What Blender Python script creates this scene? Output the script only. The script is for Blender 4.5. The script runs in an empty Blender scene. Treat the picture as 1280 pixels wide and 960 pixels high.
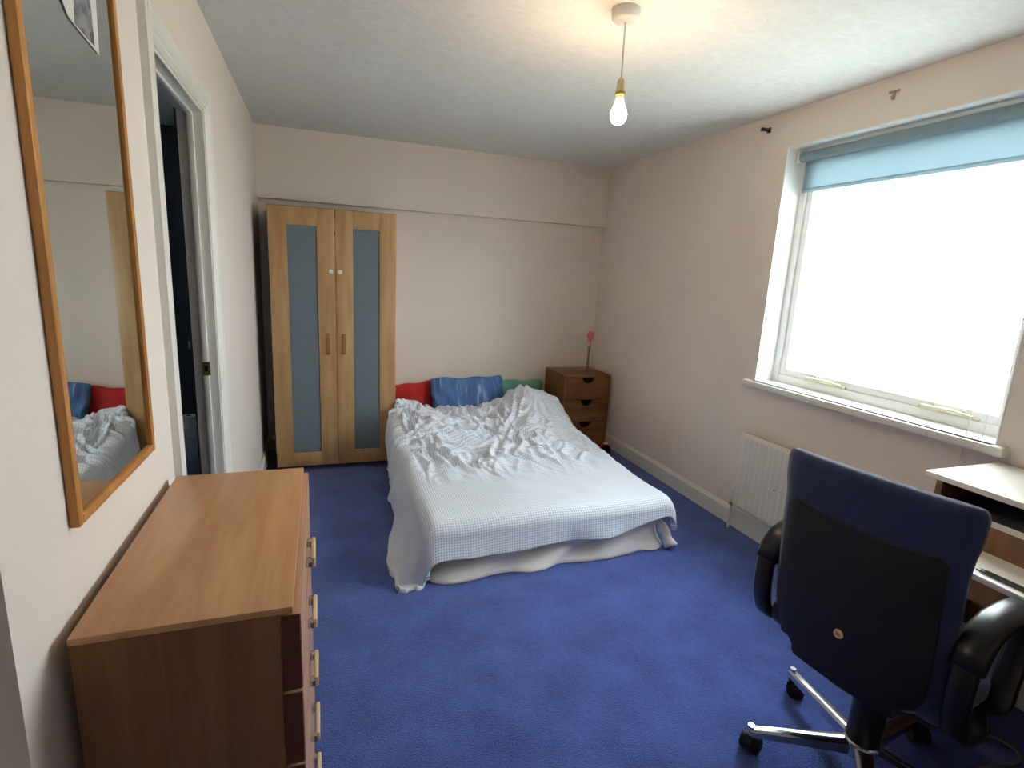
import bpy, bmesh, math, random
from mathutils import Vector, Matrix, noise
PI = math.pi
random.seed(7)
scene = bpy.context.scene
C = scene.collection

# ------------------------------------------------------------------ camera
W, H = 2.774, 2.37            # room width (x 0..W), ceiling height; back wall y = 0
def camera():
    yaw, pit, rol = 0.3482, -0.2035, 0.0507
    cy, sy, cp, sp = math.cos(yaw), math.sin(yaw), math.cos(pit), math.sin(pit)
    f = Vector((sy*cp, cy*cp, sp)); r = Vector((cy, -sy, 0)); u = r.cross(f)
    c, s = math.cos(rol), math.sin(rol)
    r2 = c*r + s*u; u2 = -s*r + c*u
    m = Matrix((r2, u2, -f)).transposed().to_4x4()
    m.translation = Vector((0.4049, -4.3907, 1.4504))
    cd = bpy.data.cameras.new('camera'); cd.sensor_width = 36; cd.lens = 36*668.45/1280
    cd.clip_start = 0.02
    o = bpy.data.objects.new('camera', cd); o.matrix_world = m; C.objects.link(o)
    scene.camera = o
camera()

# ------------------------------------------------------------------ sky and exposure
world = bpy.data.worlds.new('overcast_sky'); scene.world = world; world.use_nodes = True
bg = world.node_tree.nodes['Background']
bg.inputs['Color'].default_value = (0.86, 0.945, 1.0, 1)
bg.inputs['Strength'].default_value = 7.6
sun_d = bpy.data.lights.new('hazy_sun', 'SUN'); sun_d.energy = 0.7; sun_d.angle = math.radians(34); sun_d.color = (.93, .97, 1.0)
sun = bpy.data.objects.new('hazy_sun', sun_d); C.objects.link(sun)
sun.rotation_euler = Vector((-1.8, 2.6, -.95)).to_track_quat('-Z', 'Y').to_euler()   # low bright cloud beyond the window, shining towards the bed
vs = scene.view_settings
vs.view_transform = 'Standard'; vs.look = 'None'; vs.gamma = 1; vs.use_curve_mapping = False
vs.exposure = 1.3
BULB = 105.0

# ------------------------------------------------------------------ materials
def s2l(c): return tuple(((v/255)/12.92 if v/255 <= .04045 else ((v/255+.055)/1.055)**2.4) for v in c)
class NT:
    def __init__(s, name):
        s.m = bpy.data.materials.new(name); s.m.use_nodes = True
        s.t = s.m.node_tree; s.b = s.t.nodes['Principled BSDF']
    def n(s, t, **k):
        x = s.t.nodes.new(t)
        for a, v in k.items():
            if a in x.inputs.keys(): x.inputs[a].default_value = v
            else: setattr(x, a, v)
        return x
    def l(s, a, b): s.t.links.new(a, b)
    def coords(s, scale=(1, 1, 1), kind='Object'):
        tc = s.n('ShaderNodeTexCoord'); mp = s.n('ShaderNodeMapping')
        mp.inputs['Scale'].default_value = scale
        s.l(tc.outputs[kind], mp.inputs['Vector']); return mp.outputs['Vector']
    def ramp(s, fac, stops):
        r = s.n('ShaderNodeValToRGB'); e = r.color_ramp.elements
        while len(e) < len(stops): e.new(.5)
        for i, (p, c) in enumerate(stops): e[i].position = p; e[i].color = (*c, 1)
        s.l(fac, r.inputs['Fac']); return r.outputs['Color']
    def bump(s, height, strength, dist=.01):
        b = s.n('ShaderNodeBump'); b.inputs['Strength'].default_value = strength; b.inputs['Distance'].default_value = dist
        s.l(height, b.inputs['Height']); s.l(b.outputs['Normal'], s.b.inputs['Normal']); return b
def plain(name, rgb, rough=.5, metal=0, spec=.5, var=.06, scale=6, bump=0, bscale=200, coat=0, sheen=0):
    t = NT(name); c = s2l(rgb)
    nz = t.n('ShaderNodeTexNoise'); nz.inputs['Scale'].default_value = scale; nz.inputs['Detail'].default_value = 4
    t.l(t.coords(), nz.inputs['Vector'])
    lo = tuple(v*(1-var) for v in c); hi = tuple(min(1, v*(1+var)) for v in c)
    t.l(t.ramp(nz.outputs['Fac'], [(.3, lo), (.7, hi)]), t.b.inputs['Base Color'])
    t.b.inputs['Roughness'].default_value = rough; t.b.inputs['Metallic'].default_value = metal
    t.b.inputs['Specular IOR Level'].default_value = spec
    t.b.inputs['Coat Weight'].default_value = coat; t.b.inputs['Sheen Weight'].default_value = sheen
    if bump:
        n2 = t.n('ShaderNodeTexNoise'); n2.inputs['Scale'].default_value = bscale; n2.inputs['Detail'].default_value = 3
        t.l(t.coords(), n2.inputs['Vector']); t.bump(n2.outputs['Fac'], bump)
    return t.m
def wood(name, lo, hi, axis=2, rough=.4, dens=14, rings=True):
    t = NT(name); sc = [dens]*3; sc[axis] = dens*.09
    v = t.coords(tuple(sc))
    n1 = t.n('ShaderNodeTexNoise'); n1.inputs['Scale'].default_value = 1.0; n1.inputs['Detail'].default_value = 6; n1.inputs['Distortion'].default_value = 1.1 if rings else .3
    t.l(v, n1.inputs['Vector'])
    n2 = t.n('ShaderNodeTexNoise'); n2.inputs['Scale'].default_value = 9; n2.inputs['Detail'].default_value = 2
    t.l(v, n2.inputs['Vector'])
    mx = t.n('ShaderNodeMath', operation='MULTIPLY_ADD'); mx.inputs[1].default_value = .25
    t.l(n2.outputs['Fac'], mx.inputs[0]); t.l(n1.outputs['Fac'], mx.inputs[2])
    t.l(t.ramp(mx.outputs[0], [(.42, s2l(lo)), (.82, s2l(hi))]), t.b.inputs['Base Color'])
    t.b.inputs['Roughness'].default_value = rough
    t.bump(n2.outputs['Fac'], .04, .002)
    return t.m
M = {}
def carpet():
    t = NT('blue_carpet'); v = t.coords()
    n1 = t.n('ShaderNodeTexNoise'); n1.inputs['Scale'].default_value = 5; n1.inputs['Detail'].default_value = 5
    n2 = t.n('ShaderNodeTexNoise'); n2.inputs['Scale'].default_value = 170; n2.inputs['Detail'].default_value = 3
    n3 = t.n('ShaderNodeTexNoise'); n3.inputs['Scale'].default_value = 45; n3.inputs['Detail'].default_value = 3
    for n in (n1, n2, n3): t.l(v, n.inputs['Vector'])
    a = t.n('ShaderNodeMath', operation='ADD'); t.l(n1.outputs['Fac'], a.inputs[0]); t.l(n2.outputs['Fac'], a.inputs[1])
    b = t.n('ShaderNodeMath', operation='MULTIPLY_ADD'); b.inputs[1].default_value = .4; t.l(n3.outputs['Fac'], b.inputs[0]); t.l(a.outputs[0], b.inputs[2])
    h = t.n('ShaderNodeMath', operation='MULTIPLY'); h.inputs[1].default_value = .42; t.l(b.outputs[0], h.inputs[0])
    t.l(t.ramp(h.outputs[0], [(.36, s2l((41, 59, 128))), (.62, s2l((73, 101, 180)))]), t.b.inputs['Base Color'])
    t.b.inputs['Roughness'].default_value = 1; t.b.inputs['Specular IOR Level'].default_value = .1
    t.b.inputs['Sheen Weight'].default_value = .25; t.b.inputs['Sheen Roughness'].default_value = .6
    t.bump(n2.outputs['Fac'], .6, .01); return t.m
M['carpet'] = carpet()
def ceilmat():
    t = NT('swirled_plaster'); v = t.coords((1, 1.6, 1))
    n1 = t.n('ShaderNodeTexNoise'); n1.inputs['Scale'].default_value = 9; n1.inputs['Detail'].default_value = 7; n1.inputs['Distortion'].default_value = 2.2
    t.l(v, n1.inputs['Vector'])
    t.l(t.ramp(n1.outputs['Fac'], [(.35, s2l((222, 222, 220))), (.68, s2l((230, 230, 229)))]), t.b.inputs['Base Color'])
    t.b.inputs['Roughness'].default_value = .9; t.bump(n1.outputs['Fac'], .16, .02); return t.m
M['ceiling'] = ceilmat()
M['wall'] = plain('cream_emulsion', (232, 221, 211), .75, var=.025, scale=2.5, bump=.05, bscale=90)
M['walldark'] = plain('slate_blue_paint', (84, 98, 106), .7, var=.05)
M['gloss'] = plain('white_gloss_paint', (232, 230, 222), .28, var=.02)
M['upvc'] = plain('white_window_paint', (236, 237, 236), .3, var=.02)
M['rad'] = plain('cream_white_enamel', (226, 222, 212), .35, var=.02)
M['oak'] = wood('orange_oak_frame', (172, 110, 46), (210, 148, 76), 2, .35)
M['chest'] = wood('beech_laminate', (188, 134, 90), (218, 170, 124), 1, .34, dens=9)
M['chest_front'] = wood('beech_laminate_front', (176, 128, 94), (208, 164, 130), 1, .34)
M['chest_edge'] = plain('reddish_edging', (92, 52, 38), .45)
M['chest_side_shaded'] = wood('beech_laminate_side_shaded', (120, 78, 48), (150, 104, 68), 2, .4)  # darker copy of the beech, with the side's shade mixed into the colour
M['birch'] = wood('birch_veneer', (164, 126, 80), (190, 154, 108), 2, .4, dens=22, rings=False)
M['birch_grip'] = wood('stained_grip_wood', (134, 86, 36), (164, 112, 52), 2, .4)
M['wside_shaded'] = plain('brown_side_in_shade', (30, 21, 16), .85, spec=.2)  # wardrobe brown with the shadow by the wall painted into the colour
M['brown'] = wood('brown_pine', (108, 68, 38), (142, 94, 56), 0, .42)
M['darkhole'] = plain('dark_recess', (24, 18, 15), .9)
M['chrome'] = plain('polished_chrome', (210, 212, 215), .18, 1, var=.02)
M['brass'] = plain('worn_brass', (176, 158, 110), .35, 1)
M['palebrass'] = plain('pale_painted_brass', (206, 198, 172), .45, .3)
M['black'] = plain('black_plastic', (17, 17, 19), .33, var=.1)
M['shell'] = plain('black_back_shell', (15, 16, 19), .55, var=.1, bump=.1, bscale=400)
M['blackrub'] = plain('black_rubber', (14, 14, 15), .6)
M['chairblue'] = plain('navy_chair_fabric', (25, 42, 84), .85, var=.12, scale=60, bump=.25, bscale=700, sheen=.3)
M['cream'] = plain('cream_cotton', (246, 241, 230), .85, var=.03, bump=.1, bscale=350)
M['red'] = plain('red_cotton', (196, 44, 46), .85, var=.12, bump=.15, bscale=250)
M['bluep'] = plain('denim_blue_cotton', (78, 118, 172), .85, var=.12, scale=14, bump=.15, bscale=250)
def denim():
    t = NT('crease_lit_denim_cotton'); v = t.coords((26, 4, 4))
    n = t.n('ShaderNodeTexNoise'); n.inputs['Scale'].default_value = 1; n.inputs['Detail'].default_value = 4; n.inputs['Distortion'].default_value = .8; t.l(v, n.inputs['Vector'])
    t.l(t.ramp(n.outputs['Fac'], [(.42, s2l((70, 108, 164))), (.60, s2l((92, 130, 182))), (.70, s2l((150, 178, 212)))]), t.b.inputs['Base Color'])  # pale streaks paint the light caught along the creases into the blue
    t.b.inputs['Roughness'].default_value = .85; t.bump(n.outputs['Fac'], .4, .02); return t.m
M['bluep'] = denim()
M['green'] = plain('sage_green_cotton', (112, 160, 142), .85, var=.1, bump=.15, bscale=250)
M['white'] = plain('white_plastic', (232, 230, 224), .4, var=.02)
M['ivory'] = plain('ivory_plastic', (222, 198, 150), .35, var=.05)
M['pink'] = plain('pink_petal', (238, 116, 138), .6)
M['stem'] = plain('green_stem', (96, 128, 74), .6)
M['redshoe'] = plain('red_felt', (172, 40, 52), .85, var=.15)
M['desktop'] = plain('pale_desk_laminate', (232, 226, 214), .3, var=.02)
M['deskwood'] = wood('desk_side_wood', (120, 82, 52), (158, 114, 78), 2, .42)
M['desk_gap_shade'] = plain('shaded_desk_panel', (58, 62, 66), .5)  # dark colour paints in the shade of the gap under the raised shelf
M['paper'] = None
M['ground'] = plain('grey_green_ground', (182, 184, 174), .95, var=.2, scale=.4)
M['greycab'] = plain('white_cabinet_paint', (214, 216, 214), .4)
def glassmat(name, tint, gloss):
    t = NT(name); t.t.nodes.remove(t.b); out = t.t.nodes['Material Output']
    tr = t.n('ShaderNodeBsdfTransparent'); tr.inputs['Color'].default_value = (*tint, 1)
    gl = t.n('ShaderNodeBsdfGlossy'); gl.inputs['Roughness'].default_value = .02
    lw = t.n('ShaderNodeLayerWeight'); lw.inputs['Blend'].default_value = .5        # Schlick reflectance, the same on both faces of the pane
    pw = t.n('ShaderNodeMath', operation='POWER'); pw.inputs[1].default_value = 5; t.l(lw.outputs['Facing'], pw.inputs[0])
    mu = t.n('ShaderNodeMath', operation='MULTIPLY_ADD'); mu.inputs[1].default_value = .9*min(1, gloss); mu.inputs[2].default_value = .03*gloss; t.l(pw.outputs[0], mu.inputs[0])
    mx = t.n('ShaderNodeMixShader'); t.l(mu.outputs[0], mx.inputs[0]); t.l(tr.outputs[0], mx.inputs[1]); t.l(gl.outputs[0], mx.inputs[2])
    t.l(mx.outputs[0], out.inputs['Surface']); return t.m
M['glass'] = glassmat('window_glass', (.97, .985, .98), 1)
M['vase'] = glassmat('clear_vase_glass', (.74, .8, .78), 4)
def frosted():
    t = NT('frosted_glass'); out = t.t.nodes['Material Output']
    t.b.inputs['Base Color'].default_value = (*s2l((130, 142, 150)), 1); t.b.inputs['Roughness'].default_value = .35
    tr = t.n('ShaderNodeBsdfTransparent'); tr.inputs['Color'].default_value = (.8, .9, .95, 1)
    nz = t.n('ShaderNodeTexNoise'); nz.inputs['Scale'].default_value = 300; t.l(t.coords(), nz.inputs['Vector'])
    mp = t.n('ShaderNodeMapRange'); mp.inputs['To Min'].default_value = .38; mp.inputs['To Max'].default_value = .48; t.l(nz.outputs['Fac'], mp.inputs['Value'])
    mx = t.n('ShaderNodeMixShader'); t.l(mp.outputs[0], mx.inputs[0]); t.l(t.b.outputs[0], mx.inputs[1]); t.l(tr.outputs[0], mx.inputs[2])
    t.l(mx.outputs[0], out.inputs['Surface']); return t.m
M['frost'] = frosted()
def blindmat():
    t = NT('pale_blue_blind_fabric'); out = t.t.nodes['Material Output']
    t.b.inputs['Base Color'].default_value = (*s2l((162, 182, 192)), 1); t.b.inputs['Roughness'].default_value = .8
    tl = t.n('ShaderNodeBsdfTranslucent'); tl.inputs['Color'].default_value = (*s2l((182, 197, 203)), 1)
    wv = t.n('ShaderNodeTexWave'); wv.inputs['Scale'].default_value = 160; t.l(t.coords(), wv.inputs['Vector']); t.bump(wv.outputs['Fac'], .05, .001)
    mx = t.n('ShaderNodeMixShader'); mx.inputs[0].default_value = .4; t.l(t.b.outputs[0], mx.inputs[1]); t.l(tl.outputs[0], mx.inputs[2])
    t.l(mx.outputs[0], out.inputs['Surface']); return t.m
M['blind'] = blindmat()
def mirrormat():
    t = NT('mirror_silver'); t.b.inputs['Metallic'].default_value = 1; t.b.inputs['Roughness'].default_value = .015
    nz = t.n('ShaderNodeTexNoise'); nz.inputs['Scale'].default_value = 3; t.l(t.coords(), nz.inputs['Vector'])
    t.l(t.ramp(nz.outputs['Fac'], [(.3, (.66, .69, .66)), (.7, (.70, .73, .70))]), t.b.inputs['Base Color']); return t.m
M['mirror'] = mirrormat()
def gingham():
    t = NT('gingham_cotton'); v = t.coords((1, 1, 1), 'UV')
    sp = t.n('ShaderNodeSeparateXYZ'); t.l(v, sp.inputs[0])
    ss = []
    for k in (0, 1):
        a = t.n('ShaderNodeMath', operation='MULTIPLY'); a.inputs[1].default_value = 2*PI/.013; t.l(sp.outputs[k], a.inputs[0])
        b = t.n('ShaderNodeMath', operation='SINE'); t.l(a.outputs[0], b.inputs[0])
        c = t.n('ShaderNodeMapRange'); c.inputs['From Min'].default_value = -.4; c.inputs['From Max'].default_value = .4; t.l(b.outputs[0], c.inputs['Value']); ss.append(c)
    d = t.n('ShaderNodeMath', operation='ADD'); t.l(ss[0].outputs[0], d.inputs[0]); t.l(ss[1].outputs[0], d.inputs[1])
    e = t.n('ShaderNodeMath', operation='MULTIPLY'); e.inputs[1].default_value = .5; t.l(d.outputs[0], e.inputs[0])
    t.l(t.ramp(e.outputs[0], [(0, s2l((186, 198, 220))), (.5, s2l((224, 230, 240))), (1, s2l((244, 246, 250)))]), t.b.inputs['Base Color'])
    t.b.inputs['Roughness'].default_value = .85; t.b.inputs['Specular IOR Level'].default_value = .2
    n = t.n('ShaderNodeTexNoise'); n.inputs['Scale'].default_value = 60; n.inputs['Detail'].default_value = 4; t.l(t.coords(), n.inputs['Vector']); t.bump(n.outputs['Fac'], .12, .01)
    return t.m
M['gingham'] = gingham()
def papermat():
    t = NT('printed_photo_paper'); v = t.coords((14, 14, 14))
    n = t.n('ShaderNodeTexNoise'); n.inputs['Scale'].default_value = 1.6; n.inputs['Detail'].default_value = 6; n.inputs['Distortion'].default_value = 1.2; t.l(v, n.inputs['Vector'])
    t.l(t.ramp(n.outputs['Fac'], [(.4, s2l((70, 70, 76))), (.6, s2l((150, 148, 152)))]), t.b.inputs['Base Color']); t.b.inputs['Roughness'].default_value = .5; return t.m
M['paper'] = papermat()
def bulbmat():
    t = NT('lit_bulb_glass'); t.b.inputs['Base Color'].default_value = (1, .9, .75, 1)
    t.b.inputs['Emission Color'].default_value = (1, .70, .40, 1); t.b.inputs['Emission Strength'].default_value = BULB; return t.m
M['bulb'] = bulbmat()

# ------------------------------------------------------------------ helpers
def bx(bm, x0, x1, y0, y1, z0, z1, bev=0, seg=2):
    g = bmesh.ops.create_cube(bm, size=1)['verts']
    for v in g:
        v.co = Vector(((x0+x1)/2+v.co.x*(x1-x0), (y0+y1)/2+v.co.y*(y1-y0), (z0+z1)/2+v.co.z*(z1-z0)))
    if bev:
        es = {e for v in g for e in v.link_edges}
        bmesh.ops.bevel(bm, geom=list(es), offset=bev, segments=seg, affect='EDGES', profile=.5)
def tube(bm, pts, rads, n=12, cap=True):
    pts = [Vector(p) for p in pts]
    if not hasattr(rads, '__len__'): rads = [rads]*len(pts)
    rings = []; up = None
    for i, p in enumerate(pts):
        d = (pts[min(i+1, len(pts)-1)]-pts[max(i-1, 0)]).normalized()
        if up is None: up = d.orthogonal().normalized()
        else: up = (up - d*up.dot(d)).normalized()
        s = d.cross(up)
        rings.append([bm.verts.new(p+(up*math.cos(a)+s*math.sin(a))*rads[i]) for a in (2*PI*k/n for k in range(n))])
    for a, b in zip(rings, rings[1:]):
        for k in range(n): bm.faces.new((a[k], a[(k+1) % n], b[(k+1) % n], b[k]))
    if cap: bm.faces.new(rings[0][::-1]); bm.faces.new(rings[-1])
def lathe(bm, prof, n=24, c=(0, 0, 0)):
    rings = []
    for r, z in prof:
        rings.append([bm.verts.new((c[0]+r*math.cos(2*PI*k/n), c[1]+r*math.sin(2*PI*k/n), c[2]+z)) for k in range(n)])
    for a, b in zip(rings, rings[1:]):
        for k in range(n): bm.faces.new((a[k], a[(k+1) % n], b[(k+1) % n], b[k]))
    bm.faces.new(rings[0][::-1]); bm.faces.new(rings[-1])
def prism(bm, poly, f, d):
    """poly: list of 2D points, f maps (a,b,depth)->3D"""
    A = [bm.verts.new(f(a, b, 0)) for a, b in poly]; B = [bm.verts.new(f(a, b, d)) for a, b in poly]
    bm.faces.new(A); bm.faces.new(B[::-1])
    n = len(poly)
    for k in range(n): bm.faces.new((A[k], B[k], B[(k+1) % n], A[(k+1) % n]))
def obj(name, bm, mat, parent=None, smooth=False):
    bmesh.ops.recalc_face_normals(bm, faces=bm.faces)
    me = bpy.data.meshes.new(name); bm.to_mesh(me); bm.free()
    if mat: me.materials.append(M[mat] if isinstance(mat, str) else mat)
    if smooth:
        for p in me.polygons: p.use_smooth = True
        if smooth != 'all': me.set_sharp_from_angle(angle=math.radians(40))
    o = bpy.data.objects.new(name, me); C.objects.link(o)
    if parent: o.parent = parent
    return o
def boxo(name, mat, parent, *a, **k):
    bm = bmesh.new(); bx(bm, *a, **k); return obj(name, bm, mat, parent, smooth=bool(k.get('bev')))
def tag(o, label, cat, group=None):
    o['label'] = label; o['category'] = cat
    if group: o['group'] = group
    return o
def thing(name, label, cat, loc=(0, 0, 0), rz=0, group=None):
    o = bpy.data.objects.new(name, None); C.objects.link(o); o.location = loc; o.rotation_euler = (0, 0, rz)
    o.empty_display_size = .1
    return tag(o, label, cat, group)
def struct(o, label, cat):
    o['kind'] = 'structure'; return tag(o, label, cat)
def dup(o, parent=None):
    c = o.copy(); C.objects.link(c)
    if parent: c.parent = parent
    return c
def sstep(a, b, x):
    t = max(0, min(1, (x-a)/(b-a))); return t*t*(3-2*t)

# ------------------------------------------------------------------ room shell
YN = -5.2                       # wall behind the camera
YE = -3.57                      # where the left wall ends at an outer corner
DY0, DY1, DZ = -2.64, -1.94, 2.0    # doorway in the left wall
WY0, WY1, WZ0, WZ1 = -3.2, -1.99, .914, 2.184   # window opening in the right wall
struct(boxo('floor', 'carpet', None, -1.4, W+.1, YN-.1, .5, -.1, 0), 'royal blue fitted carpet covering the bedroom floor', 'carpet')
struct(boxo('ceiling', 'ceiling', None, -1.4, W+.3, YN-.1, .5, H, H+.1), 'white ceiling of swirled textured plaster', 'ceiling')
struct(boxo('wall_back', 'wall', None, -.1, W+.3, 0, .1, 0, H), 'cream painted wall behind the bed and wardrobe', 'wall')
struct(boxo('trim_1', 'wall', None, 0, W, -.069, 0, 1.887, H), 'shallow cream painted beam along the top of the wall behind the bed', 'beam')
bm = bmesh.new()
bx(bm, -.08, 0, YE, DY0, 0, H); bx(bm, -.08, 0, DY1, 0, 0, H); bx(bm, -.08, 0, DY0, DY1, DZ, H)
struct(obj('wall_left', bm, 'wall'), 'cream painted wall with the doorway and the hanging mirror', 'wall')
struct(boxo('wall_return', 'wall', None, -1.3, -.08, YE, YE+.1, 0, H), 'cream wall turning the corner into the entrance recess', 'wall')
struct(boxo('wall_recess', 'wall', None, -1.4, -1.3, YN, YE+.1, 0, H), 'cream wall closing the entrance recess', 'wall')
struct(boxo('wall_front', 'wall', None, -1.4, W+.3, YN-.1, YN, 0, H), 'cream wall facing the bed from the other end of the room', 'wall')
bm = bmesh.new()
bx(bm, W, W+.19, YN, WY0, 0, H); bx(bm, W, W+.19, WY1, 0, 0, H); bx(bm, W, W+.19, WY0, WY1, WZ1, H); bx(bm, W, W+.19, WY0, WY1, 0, WZ0)
struct(obj('wall_right', bm, 'wall'), 'cream painted wall with the large bright window', 'wall')
# dark room beyond the doorway
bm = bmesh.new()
bx(bm, -1.4, -1.3, YE+.1, -1.1, 0, H); bx(bm, -1.4, -1.3, -.85, .5, 0, H); bx(bm, -1.4, -1.3, -1.1, -.85, 0, 1.3); bx(bm, -1.4, -1.3, -1.1, -.85, 1.6, H); bx(bm, -1.3, -.1, .35, .45, 0, H); bx(bm, -.095, -.08, DY1+.005, .35, 0, H); bx(bm, -.095, -.08, YE+.1, DY0-.005, 0, H); bx(bm, -.095, -.08, DY0-.005, DY1+.005, DZ+.005, H)  # small opening added in the outer wall, out of view, to light the room
struct(obj('wall_hall', bm, 'walldark'), 'dark slate blue walls of the room beyond the doorway, with an added unseen light opening', 'wall')
struct(boxo('ground', 'ground', None, W+.3, 60, -60, 60, -2.8, -2.7), 'grey green ground outside the window', 'ground')

def board(x0, x1, y0, y1, axis, side):
    """skirting with a chamfered top"""
    bm = bmesh.new(); h = .116; t = .018
    prof = [(0, 0), (t, 0), (t, h-.022), (t-.006, h-.012), (t*.35, h), (0, h)]
    if axis == 'y': prism(bm, prof, lambda a, b, d: Vector((x0+side*a, y0+d, b)), y1-y0)
    else: prism(bm, prof, lambda a, b, d: Vector((x0+d, y0+side*a, b)), x1-x0)
    return bm
struct(obj('baseboard_right', board(W, 0, YN, 0, 'y', -1), 'gloss'), 'cream gloss skirting board under the window wall', 'baseboard')
struct(obj('baseboard_back', board(.03, W-.03, 0, 0, 'x', -1), 'gloss'), 'cream gloss skirting board behind the bed and wardrobe', 'baseboard')
struct(obj('baseboard_left', board(0, 0, DY1+.1, -.03, 'y', 1), 'gloss'), 'cream gloss skirting board between doorway and wardrobe', 'baseboard')

# doorway: lining, stop, architrave, strike plate
dr = thing('door_1', 'cream gloss painted door frame around the open dark doorway', 'door frame'); dr['kind'] = 'structure'
L = .02
for nm, y0, y1 in (('jamb', DY1-L, DY1+.005), ('jamb', DY0-.005, DY0+L)): boxo(nm, 'gloss', dr, -.082, .004, y0, y1, 0, DZ+.005)
boxo('head_lining', 'gloss', dr, -.082, .004, DY0+L, DY1-L, DZ-L, DZ+.005)
for y0, y1 in ((DY1-L-.012, DY1-L), (DY0+L, DY0+L+.012)): boxo('door_stop', 'gloss', dr, -.05, -.028, y0, y1, 0, DZ-L, bev=.003)
boxo('door_stop', 'gloss', dr, -.05, -.028, DY0+L, DY1-L, DZ-L-.012, DZ-L, bev=.003)
def arch(y_in, sgn):
    bm = bmesh.new()
    prof = [(0, 0), (0, .008), (.012, .016), (.022, .014), (.03, .02), (.062, .024), (.075, .018), (.08, 0)]
    prism(bm, prof, lambda a, b, d: Vector((b, y_in+sgn*a, d)), DZ+.07); return bm
obj('architrave', arch(DY1-.008, 1), 'gloss', dr); obj('architrave', arch(DY0+.008, -1), 'gloss', dr)
bm = bmesh.new()
prof = [(0, 0), (0, .008), (.012, .016), (.022, .014), (.03, .02), (.062, .024), (.075, .018), (.08, 0)]
prism(bm, prof, lambda a, b, d: Vector((b, DY0-.06+d, DZ-.008+a)), DY1-DY0+.12); obj('architrave', bm, 'gloss', dr)
sp = boxo('strike_plate', 'brass', dr, -.05, -.022, DY1-L-.0145, DY1-L-.0115, .985, 1.04)
boxo('latch_hole', 'darkhole', sp, -.043, -.03, DY1-L-.0155, DY1-L-.0138, 1.0, 1.022)

# ------------------------------------------------------------------ window
wn = thing('window_1', 'large white framed window with an overexposed view', 'window'); wn['kind'] = 'structure'
FX = W+.12
def vframe(name, y0, y1, z0, z1, w, x0, x1, wb=None, bev=.004):
    wb = wb or w
    bm = bmesh.new()
    bx(bm, x0, x1, y0, y0+w, z0, z1, bev=bev); bx(bm, x0, x1, y1-w, y1, z0, z1, bev=bev)
    bx(bm, x0, x1, y0+w, y1-w, z1-w, z1, bev=bev); bx(bm, x0, x1, y0+w, y1-w, z0, z0+wb, bev=bev)
    return obj(name, bm, 'upvc', wn, True)
vframe('window_frame', WY0+.002, WY1-.002, WZ0, WZ1-.001, .045, FX, FX+.07)
vframe('sash', WY0+.045, WY1-.045, WZ0+.042, WZ1-.044, .04, FX+.012, FX+.06)
boxo('pane', 'glass', wn, FX+.034, FX+.038, WY0+.08, WY1-.08, WZ0+.077, WZ1-.08)
bm = bmesh.new(); bx(bm, W-.045, FX+.002, WY0, WY1, WZ0-.028, WZ0+.002, bev=.004); bx(bm, W-.05, W-.001, WY0-.045, WY1+.045, WZ0-.034, WZ0+.002, bev=.008, seg=3)
obj('window_sill', bm, 'gloss', wn, True)
# plaster reveals painted white
bm = bmesh.new()
bx(bm, W-.001, FX, WY1-.006, WY1-.0005, WZ0+.002, WZ1); bx(bm, W-.001, FX, WY0+.0005, WY0+.006, WZ0+.002, WZ1); bx(bm, W-.001, FX, WY0+.006, WY1-.006, WZ1-.006, WZ1-.0005)
obj('reveal', bm, 'upvc', wn)
for y0 in (-2.46, -3.06):
    bm = bmesh.new(); bx(bm, FX-.004, FX+.012, y0, y0+.24, WZ0+.046, WZ0+.056, bev=.003)
    tube(bm, [(FX-.006, y0+.02, WZ0+.058), (FX-.012, y0+.1, WZ0+.066), (FX-.008, y0+.22, WZ0+.06)], [.006, .0045, .007], 8)
    s = obj('window_stay', bm, 'palebrass', wn, True); s['label'] = 'worn brass window stay'
    bm = bmesh.new()
    for yy in (y0+.06, y0+.18): tube(bm, [(FX+.004, yy, WZ0+.05), (FX+.004, yy, WZ0+.075)], .004, 8)
    obj('stay_pin', bm, 'palebrass', s)

# roller blind
bl = thing('roller_blind', 'pale blue roller blind drawn up at the top of the window', 'blind', (FX-.035, (WY0+WY1)/2, WZ1-.05))
hw = (WY1-WY0)/2-.02
bm = bmesh.new(); tube(bm, [(0, -hw, 0), (0, hw, 0)], .026, 20); obj('roller', bm, 'blind', bl, True)
bm = bmesh.new(); bx(bm, .0250, .0270, -hw+.01, hw-.01, -.165, .004); obj('fabric', bm, 'blind', bl)
bm = bmesh.new(); bx(bm, .019, .033, -hw+.01, hw-.01, -.178, -.158, bev=.005); obj('bottom_bar', bm, 'blind', bl, True)
for s in (-1, 1): boxo('bracket', 'white', bl, -.03, .032, s*hw-.006, s*hw+.006, -.03, .048, bev=.003)
for dy in (0, .055):
    bm = bmesh.new(); tube(bm, [(-.045, -hw+.03+dy, -.02), (-.09, -hw+.03+dy, -1.26), (-.10, -hw+.03+dy, -1.42)], .0018, 6); obj('pull_cord', bm, 'white', bl)

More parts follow.
